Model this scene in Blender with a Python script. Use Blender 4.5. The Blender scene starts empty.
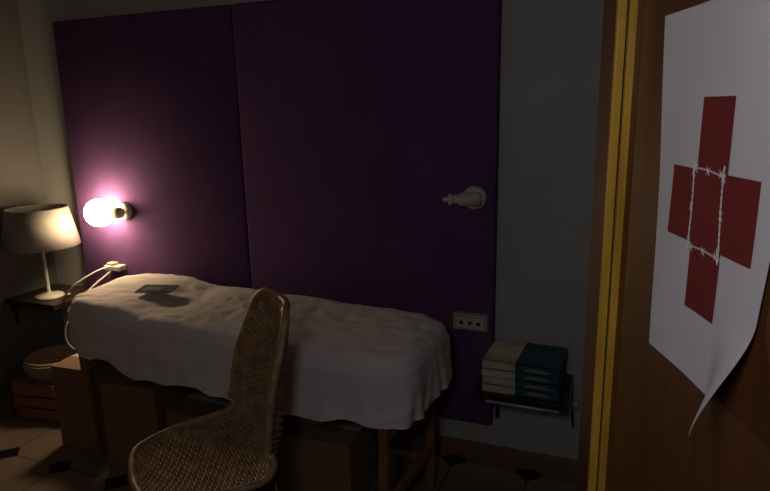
import bpy, math, random
from mathutils import Vector, Matrix, noise, Euler
random.seed(4)
sc=bpy.context.scene
sc.view_settings.view_transform='Standard'
# ---------------- camera
a=math.radians(21.9);p=math.radians(12.8);r=math.radians(1.2);H=1.45;F=600.0
Fw=Vector((-math.sin(a)*math.cos(p),math.cos(a)*math.cos(p),-math.sin(p)))
R0=Vector((math.cos(a),math.sin(a),0));U0=R0.cross(Fw)
Ri=R0*math.cos(r)-U0*math.sin(r);Ui=R0*math.sin(r)+U0*math.cos(r)
cam=bpy.data.cameras.new('camera');co=bpy.data.objects.new('camera',cam);sc.collection.objects.link(co)
M=Matrix((Ri,Ui,-Fw)).transposed().to_4x4();M.translation=Vector((0,0,H));co.matrix_world=M
cam.lens=36*F/770;cam.clip_start=.02;sc.camera=co

# ---------------- materials
def mat(name,col,rough=.6,col2=None,scale=20,stretch=(1,1,1),bump=0,bscale=None,metal=0,emit=None,estr=0,contrast=(.35,.65),spec=.5):
    m=bpy.data.materials.new(name);m.use_nodes=True;nt=m.node_tree;N=nt.nodes;L=nt.links
    b=N['Principled BSDF'];b.inputs['Roughness'].default_value=rough;b.inputs['Metallic'].default_value=metal
    b.inputs['Specular IOR Level'].default_value=spec
    b.inputs['Base Color'].default_value=(*col,1)
    tc=N.new('ShaderNodeTexCoord');mp=N.new('ShaderNodeMapping');L.new(tc.outputs['Object'],mp.inputs[0]);mp.inputs['Scale'].default_value=stretch
    nz=N.new('ShaderNodeTexNoise');nz.inputs['Scale'].default_value=scale;nz.inputs['Detail'].default_value=6;L.new(mp.outputs[0],nz.inputs[0])
    if col2 is None: col2=tuple(x*.8 for x in col)
    rp=N.new('ShaderNodeValToRGB');rp.color_ramp.elements[0].position=contrast[0];rp.color_ramp.elements[1].position=contrast[1]
    rp.color_ramp.elements[0].color=(*col2,1);rp.color_ramp.elements[1].color=(*col,1)
    L.new(nz.outputs[0],rp.inputs[0]);L.new(rp.outputs[0],b.inputs['Base Color'])
    if bump:
        n2=N.new('ShaderNodeTexNoise');n2.inputs['Scale'].default_value=bscale or scale*3;n2.inputs['Detail'].default_value=5;L.new(mp.outputs[0],n2.inputs[0])
        bp=N.new('ShaderNodeBump');bp.inputs['Strength'].default_value=bump;bp.inputs['Distance'].default_value=.01
        L.new(n2.outputs[0],bp.inputs['Height']);L.new(bp.outputs[0],b.inputs['Normal'])
    if emit: b.inputs['Emission Color'].default_value=(*emit,1);b.inputs['Emission Strength'].default_value=estr
    return m
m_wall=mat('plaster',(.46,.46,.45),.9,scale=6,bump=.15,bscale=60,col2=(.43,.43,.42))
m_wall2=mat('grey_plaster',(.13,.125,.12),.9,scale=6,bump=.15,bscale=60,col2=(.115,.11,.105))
m_ceil=mat('ceiling_paint',(.4,.4,.4),.9)
m_purple=mat('purple_fabric',(.140,.062,.178),.95,col2=(.122,.054,.156),scale=5,bump=.3,bscale=350,spec=.15)
m_sheet=mat('cotton_sheet',(.74,.68,.67),.9,col2=(.68,.62,.61),scale=4,bump=.2,bscale=45,spec=.1)
m_wood=mat('table_wood',(.33,.15,.06),.5,col2=(.22,.09,.035),scale=8,stretch=(8,8,1))
m_skirt=mat('skirting_wood',(.24,.13,.08),.5,scale=8,stretch=(1,8,8))
m_door=mat('door_veneer',(.135,.048,.013),.45,col2=(.095,.033,.009),scale=5,stretch=(14,14,.7),contrast=(.3,.7))
m_stile=mat('door_stile_wood',(.15,.06,.026),.5,col2=(.11,.045,.018),scale=5,stretch=(14,14,.7),contrast=(.3,.7))
m_gold=mat('door_edge_gold',(.80,.47,.06),.3,col2=(.55,.30,.04),scale=6,stretch=(8,8,1))  # gold colour for the door's edge strip, much paler than the stile
m_dark=mat('dark_gap',(.02,.012,.006),.8)
m_paper=mat('paper',(.72,.71,.77),.8,col2=(.69,.68,.74),scale=9,bump=.12,bscale=14)
m_red=mat('red_print',(.21,.012,.018),.7,col2=(.185,.010,.015))
m_white=mat('white_print',(.85,.85,.85),.7)
m_shade=mat('lamp_shade_fabric',(.33,.295,.27),.9,scale=200)
m_black=mat('black_metal',(.015,.015,.015),.4)
m_steel=mat('steel',(.6,.59,.57),.5,metal=.3)
m_darkwood=mat('dark_shelf_wood',(.03,.018,.013),.4,scale=6,stretch=(1,8,8))
m_plastic=mat('cream_plastic',(.62,.59,.52),.35)
m_cable=mat('white_cable',(.75,.72,.66),.4)
m_oldplastic=mat('aged_plastic',(.40,.39,.34),.4)
m_card=mat('cardboard',(.27,.16,.09),.85,col2=(.23,.13,.07),scale=5,bump=.1)
m_rattan=mat('rattan',(.42,.26,.14),.5,col2=(.23,.13,.065),scale=30)
m_teal=mat('teal_bookcloth',(.02,.085,.12),.6)
m_cream=mat('cream_bookcloth',(.60,.55,.42),.7)
m_straw=mat('straw',(.34,.26,.16),.8)
m_page=mat('book_pages',(.62,.56,.44),.8,scale=4,stretch=(1,1,120),col2=(.45,.40,.30))
m_gilt=mat('gilt_lettering',(.6,.5,.25),.4)
m_lid=mat('booklet_print',(.05,.06,.08),.9,col2=(.12,.12,.14),scale=30,spec=.05)
m_lid2=mat('booklet_label',(.25,.23,.2),.9,spec=.05)
m_bulb=mat('glowing_bulb',(1,.9,.7),.5,emit=(1,.73,.42),estr=66)
m_glass=mat('frosted_bulb_glass',(.8,.78,.72),.25)
# floor tiles
m_floor=bpy.data.materials.new('octagon_tiles');m_floor.use_nodes=True
nt=m_floor.node_tree;N=nt.nodes;L=nt.links;b=N['Principled BSDF'];b.inputs['Roughness'].default_value=.4;b.inputs['Specular IOR Level'].default_value=.3
tc=N.new('ShaderNodeTexCoord');mp=N.new('ShaderNodeMapping');mp.inputs['Location'].default_value=(-.081,-.135,0);mp.inputs['Scale'].default_value=(1/.31,1/.31,1)
L.new(tc.outputs['Object'],mp.inputs[0]);sp=N.new('ShaderNodeSeparateXYZ');L.new(mp.outputs[0],sp.inputs[0])
def mth(op,*i):
    n=N.new('ShaderNodeMath');n.operation=op
    for k,v in enumerate(i):
        if isinstance(v,(int,float)): n.inputs[k].default_value=v
        else: L.new(v,n.inputs[k])
    return n.outputs[0]
def edge(o): return mth('SUBTRACT',.5,mth('ABSOLUTE',mth('SUBTRACT',mth('FRACT',o),.5)))
ex,ey=edge(sp.outputs[0]),edge(sp.outputs[1])
sm=mth('ADD',ex,ey);dia=mth('LESS_THAN',sm,.17);ring=mth('LESS_THAN',sm,.19)
gr=mth('MAXIMUM',mth('LESS_THAN',mth('MINIMUM',ex,ey),.009),ring)
nz=N.new('ShaderNodeTexNoise');nz.inputs['Scale'].default_value=7;nz.inputs['Detail'].default_value=6;L.new(tc.outputs['Object'],nz.inputs[0])
def mix(f,c1,c2):
    n=N.new('ShaderNodeMix');n.data_type='RGBA';L.new(f,n.inputs[0])
    for k,c in ((6,c1),(7,c2)):
        if isinstance(c,tuple): n.inputs[k].default_value=(*c,1)
        else: L.new(c,n.inputs[k])
    return n.outputs[2]
c=mix(nz.outputs[0],(.16,.12,.09),(.27,.20,.15));c=mix(gr,c,(.05,.04,.03));c=mix(dia,c,(.010,.009,.009))
L.new(c,b.inputs['Base Color'])

# ---------------- builder
class B:
    def __init__(s): s.v=[];s.f=[];s.mi=[];s.m=[]
    def idx(s,m):
        if m not in s.m: s.m.append(m)
        return s.m.index(m)
    def add(s,vs,fs,m):
        o=len(s.v);s.v+= [tuple(x) for x in vs];k=s.idx(m)
        for f in fs: s.f.append([i+o for i in f]);s.mi.append(k)
        return s
    def box(s,lo,hi,m,rot=None,piv=None):
        vs=[Vector((x,y,z)) for x in (lo[0],hi[0]) for y in (lo[1],hi[1]) for z in (lo[2],hi[2])]
        if rot is not None:
            pv=Vector(piv) if piv else (Vector(lo)+Vector(hi))/2
            R=Euler(rot).to_matrix();vs=[R@(q-pv)+pv for q in vs]
        return s.add(vs,[(0,1,3,2),(4,6,7,5),(0,4,5,1),(2,3,7,6),(0,2,6,4),(1,5,7,3)],m)
    def grid(s,fn,nu,nv,m,cu=False):
        vs=[fn(i/(nu if cu else nu-1),j/(nv-1)) for j in range(nv) for i in range(nu)]
        fs=[]
        for j in range(nv-1):
            for i in range(nu if cu else nu-1):
                i2=(i+1)%nu;fs.append((j*nu+i,j*nu+i2,(j+1)*nu+i2,(j+1)*nu+i))
        return s.add(vs,fs,m)
    def tube(s,pts,rad,m,n=8,cap=True,closed=False):
        pts=[Vector(q) for q in pts];vs=[];fs=[];K=len(pts);prev=None
        for i,q in enumerate(pts):
            if closed: t=pts[(i+1)%K]-pts[i-1]
            else: t=pts[min(i+1,K-1)]-pts[max(i-1,0)]
            t.normalize()
            if prev is None: u=t.orthogonal().normalized()
            else:
                u=prev-t*prev.dot(t)
                if u.length<1e-5:u=t.orthogonal()
                u.normalize()
            prev=u;w=t.cross(u);rr=rad[i] if isinstance(rad,(list,tuple)) else rad
            for k in range(n):
                an=2*math.pi*k/n;vs.append(q+(u*math.cos(an)+w*math.sin(an))*rr)
        for i in range(K if closed else K-1):
            i2=(i+1)%K
            for k in range(n): fs.append((i*n+k,i*n+(k+1)%n,i2*n+(k+1)%n,i2*n+k))
        if cap and not closed: fs.append(tuple(range(n))[::-1]);fs.append(tuple((K-1)*n+k for k in range(n)))
        return s.add(vs,fs,m)
    def lathe(s,prof,m,org=(0,0,0),axis=(0,0,1),n=32):
        ax=Vector(axis).normalized();u=ax.orthogonal().normalized();w=ax.cross(u);o=Vector(org);vs=[];fs=[]
        for (rr,z) in prof:
            for k in range(n):
                an=2*math.pi*k/n;vs.append(o+ax*z+(u*math.cos(an)+w*math.sin(an))*max(rr,1e-4))
        for j in range(len(prof)-1):
            for k in range(n): fs.append((j*n+k,j*n+(k+1)%n,(j+1)*n+(k+1)%n,(j+1)*n+k))
        return s.add(vs,fs,m)
    def done(s,name,parent=None,loc=(0,0,0),rot=(0,0,0),smooth=False,bevel=0,solid=0,sub=0):
        me=bpy.data.meshes.new(name);me.from_pydata(s.v,[],s.f)
        for m in s.m: me.materials.append(m)
        me.polygons.foreach_set('material_index',s.mi)
        if smooth: me.polygons.foreach_set('use_smooth',[True]*len(s.f))
        me.update();ob=bpy.data.objects.new(name,me);sc.collection.objects.link(ob)
        ob.location=loc;ob.rotation_euler=rot
        if parent: ob.parent=parent
        if solid:
            q=ob.modifiers.new('s','SOLIDIFY');q.thickness=solid;q.offset=0
        if bevel:
            q=ob.modifiers.new('b','BEVEL');q.width=bevel;q.segments=3;q.limit_method='ANGLE'
        return ob
def empty(name,loc=(0,0,0),rotz=0):
    e=bpy.data.objects.new(name,None);sc.collection.objects.link(e);e.location=loc;e.rotation_euler=(0,0,rotz);e.empty_display_size=.1;return e
D=2.257;XL=-2.83;XR=1.15;CH=2.7;YF=.10
# ---------------- room
B().box((XL-.1,-1.6,-.1),(XR+.1,D+.1,0),m_floor).done('floor')
B().box((XL-.1,-.05,CH),(XR+.1,D+.1,CH+.1),m_ceil).done('ceiling')
B().box((XL-.1,D,0),(XR+.1,D+.1,CH),m_wall).done('wall_back')
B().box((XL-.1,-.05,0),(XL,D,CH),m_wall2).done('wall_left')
B().box((XR,-.05,0),(XR+.1,D,CH),m_wall).done('wall_right')
B().box((XL,-.05,0),(-.62,YF,CH),m_wall).box((.34,-.05,0),(XR,YF,CH),m_wall).box((-.62,-.05,2.1),(.34,YF,CH),m_wall).done('wall_front')
B().box((-.44,D-.015,0),(XR,D,.075),m_skirt).box((XL,D-.015,0),(-.44,D,.075),m_skirt).done('baseboard_back',bevel=.003)
B().box((XL,YF,0),(XL+.015,D-.015,.075),m_skirt).done('baseboard_left',bevel=.003)
# ---------------- padded panels
def panel(x0,x1):
    B().box((x0,D-.055,.185),(x1,D-.001,1.885),m_purple).done('upholstered_wall_panel',bevel=.014,smooth=True)
panel(-2.560,-1.553);panel(-1.547,-.44)
PY=D-.055
# ---------------- door
th=math.radians(19.95)
dr=empty('door_1',(0,0,0),th)
B().box((.335,.08,.01),(.375,.925,2.06),m_door).done('leaf',dr,bevel=.002)
B().box((.308,.926,.01),(.375,.985,2.06),m_stile).done('stile',dr,bevel=.002)
B().box((.3085,.918,.01),(.3215,.926,2.06),m_gold).box((.3245,.915,.01),(.336,.926,2.06),m_gold).box((.321,.922,.01),(.3248,.9262,2.06),m_dark).done('edge_strip',dr,bevel=.0015)
# ---------------- poster
def sst(x): x=max(0,min(1,x));return x*x*(3-2*x)
def P(y,z,off=0.0):
    cur=sst((.622-y)/.095)*sst((1.245-z)/.12)
    lift=.058*cur+.0016+.0025*sst((1.30-z)/.2)+.0012*math.sin(y*31+z*13)
    lift+=.003*(noise.noise(Vector((y*9,z*6,2.)))+.4)*.6
    return Vector((.335-abs(lift)-.001-off,y,z-.006*cur))
def Pedge(u,v):
    z=1.135+.422*v
    yl=.772+.038*v; yr=.543+.004*math.sin(v*9)-.006*v
    return P(yl+(yr-yl)*u,z)
po=empty('red_cross_poster',(0,0,0),th)
B().grid(Pedge,60,80,m_paper).done('sheet',po,smooth=True)
pr=B()
def patch(y0,y1,z0,z1):
    pr.grid(lambda u,v:P(y0+(y1-y0)*u,z0+(z1-z0)*v,.0005),24,30,m_red)
patch(.689,.6235,1.216,1.456);patch(.751,.689,1.293,1.377);patch(.6235,.566,1.293,1.377)
pr.done('cross_print',po,smooth=True)
wr=B()
def wire(y0,z0,y1,z1):
    n=40;L_=math.hypot(y1-y0,z1-z0);ny,nz_=-(z1-z0)/L_,(y1-y0)/L_
    for ph in (0,math.pi):
        pts=[]
        for i in range(n+1):
            t=i/n;w=.0009*math.sin(t*L_*420+ph)+.0012*math.sin(t*5+y0*40);pts.append(P(y0+(y1-y0)*t+ny*w,z0+(z1-z0)*t+nz_*w,.0011))
        wr.tube(pts,.0005,m_white,5)
    for t in (.12,.5,.88):
        cy,cz=y0+(y1-y0)*t,z0+(z1-z0)*t
        for an in (55,-50):
            q=math.radians(an);dy,dz=math.cos(q)*.0065,math.sin(q)*.0065
            wr.tube([P(cy-dy,cz-dz,.0012),P(cy,cz,.0014),P(cy+dy,cz+dz,.0012)],[.0002,.0007,.0002],m_white,5)
wire(.698,1.378,.627,1.376);wire(.695,1.288,.623,1.289);wire(.695,1.386,.693,1.281);wire(.630,1.386,.628,1.281)
wr.done('barbed_wire_print',po)
# ---------------- bed sheet + massage table
TL,TW,TH=1.60,.51,.70
tcn=(-1.352,1.865);trot=math.radians(-4.5)
tb=empty('massage_table',(tcn[0],tcn[1],0),trot)
def rr(an,ax,bx,n=6):
    c,s=math.cos(an),math.sin(an);k=(abs(c)**n+abs(s)**n)**(-1/n);return c*k*ax,s*k*bx
def topz(x,y):
    z=TH
    z+=.022*sst((-x-.25)/.25)*(.6+.4*sst((y+.1)/.2))
    z-=.012*math.exp(-((x+.33)/.10)**2)
    z+=.008*noise.noise(Vector((x*3.2,y*3.5,.3)))
    for k,(fx,fy) in enumerate(((7,16),(15,9),(24,22))):
        z+=(.006,.0045,.0022)[k]*(1-abs(noise.noise(Vector((x*fx+.5*y*9,y*fy-x*3,k*3.1))))*2.4)*.6
    return z
prof=[];NI=46
for i in range(NI): prof.append(('i',(i+.15)/NI))
for i in range(1,7): prof.append(('r',i/6))
for i in range(1,22): prof.append(('s',i/21))
NA=300
vs=[];fs=[]
def hem(an):
    x,y=rr(an,TL/2,TW/2)
    h=.190+.02*noise.noise(Vector((x*3,y*3,5)))
    h+=-.07*sst((-x-.62)/.15) -.01*sst((x-.5)/.3)
    h+=.013*math.sin(x*11+y*7)+.006*math.sin(x*29)
    return h
for kind,t in prof:
    for j in range(NA):
        an=2*math.pi*j/NA
        ex_,ey_=rr(an,TL/2,TW/2);ix,iy=rr(an,TL/2-.045,TW/2-.045)
        nx,ny=ex_-ix,ey_-iy;nl=math.hypot(nx,ny);nx/=nl;ny/=nl
        if kind=='i': x,y=ix*t,iy*t;z=topz(x,y)
        else:
            ph=j/NA*2*math.pi
            z0=topz(ix,iy)
            if kind=='r':
                q=t*math.pi/2;x=ix+nx*.045*math.sin(q);y=iy+ny*.045*math.sin(q);z=z0-.045*(1-math.cos(q))
                rid=noise.noise(Vector((ex_*13,ey_*13,0.)));x+=nx*.003*rid*t;y+=ny*.003*rid*t
            else:
                wv=noise.noise(Vector((math.cos(ph)*7*1.4,math.sin(ph)*7,t*1.3+3)))
                wv2=noise.noise(Vector((ex_*13,ey_*13,t*1.5)))
                rid=(1-abs(noise.noise(Vector((ex_*9+t*1.5,ey_*9,t*2.5))))*2.2)
                o=(.014*wv+.012*wv2)*(.25+t)+.006*rid*t+.008*t
                o=max(o,-.010*t)
                x=ex_+nx*o;y=ey_+ny*o;z=z0-.045-hem(an)*t
        vs.append((x,y,z))
for i in range(len(prof)-1):
    for j in range(NA):
        j2=(j+1)%NA;fs.append((i*NA+j,i*NA+j2,(i+1)*NA+j2,(i+1)*NA+j))
fs.append(tuple(range(NA)))
bs=B().add(vs,fs,m_sheet).done('bed_sheet',None,(tcn[0],tcn[1],0),(0,0,trot),smooth=True)
# table structure
hx,hy=TL/2,TW/2
B().box((-hx+.05,-hy+.05,TH-.085),(hx-.05,hy-.05,TH-.04),m_darkwood).done('padded_top',tb,bevel=.02)
fr=B().box((-hx+.06,-hy+.07,TH-.15),(hx-.06,-hy+.09,TH-.085),m_wood).box((-hx+.06,hy-.09,TH-.15),(hx-.06,hy-.07,TH-.085),m_wood)
fr.box((-hx+.06,-hy+.07,TH-.15),(-hx+.08,hy-.07,TH-.085),m_wood).box((hx-.08,-hy+.07,TH-.15),(hx-.06,hy-.07,TH-.085),m_wood)
fr.done('frame',tb,bevel=.003)
k=1
for sx in (-1,1):
    for sy in (-1,1):
        x=sx*(hx-.095);y=sy*(hy-.055)
        B().box((x-.016,y-.013,0),(x+.016,y+.013,TH-.09),m_wood).done('leg_%d'%k,tb,bevel=.003);k+=1
    x=sx*(hx-.095)
    B().box((x-.012,-hy+.06,.40),(x+.012,hy-.06,.43),m_wood).box((x-.012,-hy+.06,.15),(x+.012,hy-.06,.18),m_wood).done('crossbar_%d'%(1 if sx<0 else 2),tb,bevel=.003)
    B().tube([(x-sx*.03,0,.42),(x-sx*.5,0,TH-.12)],.012,m_wood,8).done('brace_%d'%(1 if sx<0 else 2),tb)
# booklet on sheet
bk=B()
bk.box((-.075,-.045,0),(.075,.045,.002),m_page).box((-.076,-.046,.002),(.076,.046,.005),m_lid).box((-.05,-.02,.005),(.02,.015,.0056),m_lid2)
bk.done('booklet',None,(-1.79,1.885,.733),(math.radians(2),0,math.radians(16)))
# ---------------- wicker chair
ch=empty('wicker_chair',(-1.040,1.315,0),math.radians(-41))
CL=[(0,-.268,.463,.03),(.04,-.258,.463,.11),(.10,-.222,.461,.155),(.22,-.13,.457,.20),(.36,-.02,.457,.218),(.46,.068,.465,.22),(.54,.12,.492,.220),(.61,.142,.545,.218),(.70,.154,.635,.212),(.80,.165,.72,.197),(.90,.177,.82,.17),(.96,.185,.883,.142),(1.0,.19,.910,.105)]
def cl(v):
    for i in range(len(CL)-1):
        if v<=CL[i+1][0] or i==len(CL)-2:
            p0=CL[max(i-1,0)];p1=CL[i];p2=CL[i+1];p3=CL[min(i+2,len(CL)-1)]
            t=(v-p1[0])/(p2[0]-p1[0]);o=[]
            for k in (1,2,3):
                m1=(p2[k]-p0[k])/(p2[0]-p0[0])*(p2[0]-p1[0])
                m2=(p3[k]-p1[k])/(p3[0]-p1[0])*(p2[0]-p1[0])
                t2=t*t;t3=t2*t
                o.append((2*t3-3*t2+1)*p1[k]+(t3-2*t2+t)*m1+(-2*t3+3*t2)*p2[k]+(t3-t2)*m2)
            return o
def S(u,v,off=0):
    y,z,w=cl(v);y2,z2,_=cl(min(v+.01,1));y1,z1,_=cl(max(v-.01,0))
    ty,tz=y2-y1,z2-z1;l=math.hypot(ty,tz);ty/=l;tz/=l
    n=Vector((0,-tz,ty))
    bend=sst((v-.42)/.16)*(1-.5*sst((v-.75)/.25))
    up=(.022+.06*bend)*abs(u)**2.2*(w/.22)
    return Vector((u*w*(1-.08*bend*abs(u)),y,z))+n*(up+off)
wv=B()
NW=20
for i in range(NW+1):
    u=-1+2*i/NW
    wv.tube([S(u,j/70) for j in range(71)],.0035,m_rattan,5)
NR=92
for j in range(1,NR):
    v=j/NR;sgn=1 if j%2 else -1
    wv.tube([S(-1+i/NW,v,sgn*.0045*math.cos(i/2*math.pi)) for i in range(NW*2+1)],.0047,m_rattan,5)
wv.done('woven_shell',ch,smooth=True)
rim=[S(-1,j/60) for j in range(61)]+[S(-1+2*i/10,1) for i in range(1,10)]+[S(1,1-j/60) for j in range(61)]+[S(1-2*i/6,0) for i in range(1,6)]
B().tube(rim,.011,m_rattan,8,closed=True).done('rim',ch,smooth=True)
kk=1
for (x,y,z,x2,y2) in [(-.13,-.13,.457,-.17,-.19),(.13,-.13,.457,.17,-.19),(-.13,.09,.467,-.17,.13),(.13,.09,.467,.17,.13)]:
    B().tube([(x,y,z-.006),(x2,y2,.0)],.010,m_black,8).done('leg_%d'%kk,ch,smooth=True);kk+=1
B().tube([(-.155,-.165,.16),(.155,-.165,.16)],.006,m_black,8).tube([(-.155,.115,.16),(.155,.115,.16)],.006,m_black,8).tube([(-.155,-.165,.16),(-.155,.115,.16)],.006,m_black,8).tube([(.155,-.165,.16),(.155,.115,.16)],.006,m_black,8).done('stretchers',ch)
# ---------------- table lamp + shelf (left)
B().box((-2.815,1.94,.545),(-2.485,2.23,.57),m_darkwood).box((-2.83,1.97,.50),(-2.815,2.2,.56),m_black).tube([(-2.82,1.99,.43),(-2.82,1.99,.54),(-2.6,1.99,.545)],.007,m_black).tube([(-2.82,2.18,.43),(-2.82,2.18,.54),(-2.6,2.18,.545)],.007,m_black).done('wall_shelf',bevel=.002)
tl=empty('table_lamp',(-2.630,2.04,.57))
B().lathe([(0,0),(.065,0),(.068,.006),(.06,.014),(.02,.022),(.008,.03),(.007,.32),(.014,.33),(.014,.36),(0,.365)],m_plastic).done('stem_and_foot',tl,smooth=True)
B().lathe([(.172,.262),(.135,.450)],m_shade,n=64).done('shade',tl,smooth=True,solid=.003)
B().lathe([(0,.345),(.02,.355),(.03,.385),(.022,.41),(0,.418)],m_glass).done('bulb',tl,smooth=True)
B().tube([(.013,0,.32),(.125,0,.445)],.002,m_steel,5).tube([(-.013,0,.32),(-.125,0,.445)],.002,m_steel,5).done('shade_carrier',tl)
# ---------------- wall spots
def spot(x,z,dirv,on):
    e=empty('wall_lamp',(x,PY,z))
    B().lathe([(0,0),(.042,0),(.045,.006),(.042,.02),(.03,.024),(0,.024)],m_plastic,axis=(0,-1,0)).done('wall_plate',e,smooth=True)
    d=Vector(dirv).normalized();j=Vector((0,-.045,0)) if not on else Vector((0,-.058,0))
    B().tube([(0,-.02,0),j],.010,m_plastic,12).lathe([(0,-.03),(.024,-.028),(.027,-.01),(.025,.03),(.022,.05),(.017,.055),(.017,.075),(.021,.078),(.021,.088),(0,.09)] if not on else [(0,-.03),(.024,-.028),(.027,-.01),(.025,.02),(.02,.035),(0,.04)],m_plastic,org=j,axis=d).done('socket',e,smooth=True)
    if on: 
        R=.066;c=j+d*.09;prof=[(.016,-R+.002)]+[(R*math.sin(q),-R*math.cos(q)) for q in [math.radians(x) for x in range(25,181,12)]]
        B().lathe(prof,m_bulb,org=c,axis=d).done('bulb',e,smooth=True)
    else:
        B().lathe([(0,.0),(.010,.0),(.012,.006),(.006,.02),(0,.022)],m_plastic,org=j+d*.088,axis=d).done('bulb_contact',e,smooth=True)
spot(-.515,1.12,(-1,-.35,.0),False)
spot(-2.235,.995,(-1,-.22,.0),True)
# ---------------- outlets
def outlet(x0,x1,z0,z1,y,nm='power_outlet'):
    e=empty(nm,((x0+x1)/2,y,(z0+z1)/2));w=(x1-x0)/2;h=(z1-z0)/2
    B().box((-w,-.035,-h),(w,0,h),m_oldplastic).done('housing',e,bevel=.005)
    bb=B().box((-w*.8,-.038,-h*.65),(w*.8,-.034,h*.65),m_cream)
    for sx in (-.5,0,.5): bb.lathe([(0,.0385),(.008,.0385),(.008,.036)],m_dark,org=(sx*w,0,0),axis=(0,-1,0),n=14)
    bb.done('faceplate',e)
outlet(-.59,-.455,.60,.665,PY)
outlet(-.345,-.235,.262,.315,D)
# ---------------- right shelf with books
B().box((-.47,1.985,.415),(-.135,D-.001,.437),m_darkwood).box((-.45,D-.012,.36),(-.15,D-.001,.415),m_black).done('wall_shelf',bevel=.002)
B().tube([(-.43,D-.03,.345),(-.12,D-.03,.33)],.007,m_steel).tube([(-.42,D-.02,.41),(-.42,D-.03,.22)],.008,m_black).tube([(-.14,D-.02,.41),(-.14,2.12,.40),(-.135,2.12,.33),(-.135,D-.03,.32)],.007,m_steel).tube([(-.135,D-.03,.33),(-.125,D-.03,.23)],.004,m_black).tube([(-.42,1.99,.408),(-.16,1.99,.408)],.006,m_steel).lathe([(0,-.012),(.016,-.012),(.016,.012),(0,.012)],m_steel,org=(-.12,D-.03,.33),axis=(1,0,0)).done('shelf_bracket_rail',smooth=True)
be=empty('book_stack',(-.302,2.115,.4375))
z=0
for i,(dx,ang,hh) in enumerate(((.0,1,.030),(.004,-1.5,.030),(-.004,2,.030),(.004,-2.5,.031))):
    q=B();w,dd=.135,.108
    q.box((-w+.004,-dd+.005,z+.003),(w-.004,dd-.003,z+hh-.003),m_page)
    for zz in (z,z+hh-.003):
        q.box((-w,-dd,zz),(-w*.12,dd,zz+.003),m_cream);q.box((-w*.12,-dd,zz),(w,dd,zz+.003),m_teal)
    q.box((-w,-dd,z),(-w*.12,-dd+.004,z+hh),m_cream);q.box((-w*.12,-dd,z),(w,-dd+.004,z+hh),m_teal)
    q.box((.02,-dd-.0006,z+.010),(.10,-dd,z+.013),m_gilt);q.box((.03,-dd-.0006,z+.017),(.09,-dd,z+.019),m_gilt)
    q.done('book_%d'%(i+1),be,(dx,0,0),(0,0,math.radians(ang)),bevel=.001);z+=hh
# ---------------- boxes beneath table
def carton(x,y,w,d,h,ang,nm='cardboard_box'):
    e=empty(nm,(x,y,0),math.radians(ang));t=.005
    q=B().box((-w/2,-d/2,0),(w/2,d/2,t),m_card)
    q.box((-w/2,-d/2,t),(w/2,-d/2+t,h),m_card).box((-w/2,d/2-t,t),(w/2,d/2,h),m_card).box((-w/2,-d/2+t,t),(-w/2+t,d/2-t,h),m_card).box((w/2-t,-d/2+t,t),(w/2,d/2-t,h),m_card)
    q.done('body',e)
    B().box((-w/2,-d/2,h),(w/2,-.002,h+.004),m_card).box((-w/2,.002,h),(w/2,d/2,h+.004),m_card).box((-w/2+.001,-.02,h+.004),(w/2-.001,.02,h+.0045),m_plastic).done('flaps',e)
carton(-2.195,1.86,.19,.26,.38,3)
carton(-1.86,1.86,.26,.30,.36,6)
carton(-1.50,1.86,.30,.30,.28,-4)
carton(-1.00,1.82,.32,.26,.30,3)
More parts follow.
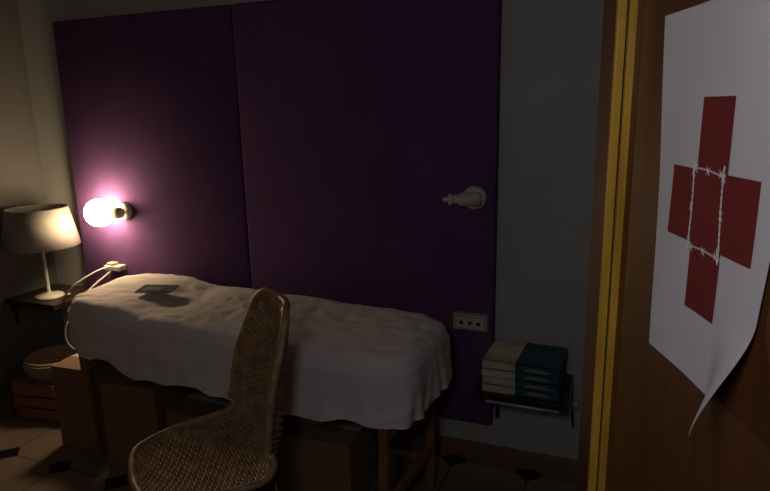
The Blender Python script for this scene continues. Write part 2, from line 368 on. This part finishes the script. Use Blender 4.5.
# crate + basket beneath left shelf
wb=empty('wooden_crate',(-2.56,1.98,0),math.radians(8))
q=B()
for z0 in (.01,.07,.13):
    q.box((-.17,-.13,z0),(.17,-.12,z0+.05),m_wood).box((-.17,.12,z0),(.17,.13,z0+.05),m_wood).box((-.17,-.12,z0),(-.16,.12,z0+.05),m_wood).box((.16,-.12,z0),(.17,.12,z0+.05),m_wood)
for sx in (-.15,.15):
    for sy in (-.11,.11): q.box((sx-.01,sy-.01,0),(sx+.01,sy+.01,.18),m_wood)
q.box((-.16,-.12,.0),(.16,.12,.01),m_wood).box((-.165,-.125,.18),(.165,.125,.19),m_wood);q.done('slats',wb,bevel=.002)
bsk=empty('straw_basket',(-2.58,1.98,.1905))
q=B()
for i in range(9):
    t=i/8;R=.095+.04*math.sin(t*2.2)
    q.tube([(R*math.cos(k*math.pi/16),R*math.sin(k*math.pi/16),.007+t*.09) for k in range(32)],.0075,m_straw,6,closed=True)
q.lathe([(0,.001),(.095,.001),(.095,.006),(0,.007)],m_straw);q.done('coils',bsk,smooth=True)
def cat(pts,n=12):
    o=[];pts=[Vector(x) for x in pts]
    for i in range(len(pts)-1):
        p0,p1,p2,p3=pts[max(i-1,0)],pts[i],pts[i+1],pts[min(i+2,len(pts)-1)]
        for k in range(n):
            t=k/n;o.append(.5*((2*p1)+(p2-p0)*t+(2*p0-5*p1+4*p2-p3)*t*t+(3*p1-p0-3*p2+p3)*t**3))
    return o+[pts[-1]]
pc=empty('power_cable',(0,0,0))
B().tube(cat([(-2.56,2.10,.575),(-2.50,2.03,.60),(-2.42,2.02,.66),(-2.36,2.10,.71),(-2.33,2.17,.722)]),.004,m_cable,6).tube(cat([(-2.33,2.165,.70),(-2.38,2.02,.60),(-2.42,1.93,.45),(-2.385,1.97,.34),(-2.25,2.15,.32),(-2.2,2.192,.32)]),.005,m_cable,6).done('wire',pc,smooth=True)
B().box((-2.37,PY-.051,.70),(-2.27,PY-.001,.725),m_plastic).box((-2.355,PY-.045,.725),(-2.31,PY-.01,.738),m_cream).done('plug',pc,bevel=.004)
# ---------------- light
def area(nm,loc,tgt,pw,size,col):
    l=bpy.data.lights.new(nm,'AREA');l.energy=pw;l.size=size;l.color=col
    o=bpy.data.objects.new(nm,l);sc.collection.objects.link(o);o.location=loc
    o.rotation_euler=(Vector(tgt)-Vector(loc)).to_track_quat('-Z','Y').to_euler();return o
area('hallway_light',(-.2,-.08,1.62),(-.05,2.0,1.1),2.1,.22,(.99,.97,1))
w=bpy.data.worlds.new('world');sc.world=w;w.use_nodes=True;w.node_tree.nodes['Background'].inputs[0].default_value=(.5,.55,.7,1);w.node_tree.nodes['Background'].inputs[1].default_value=.005
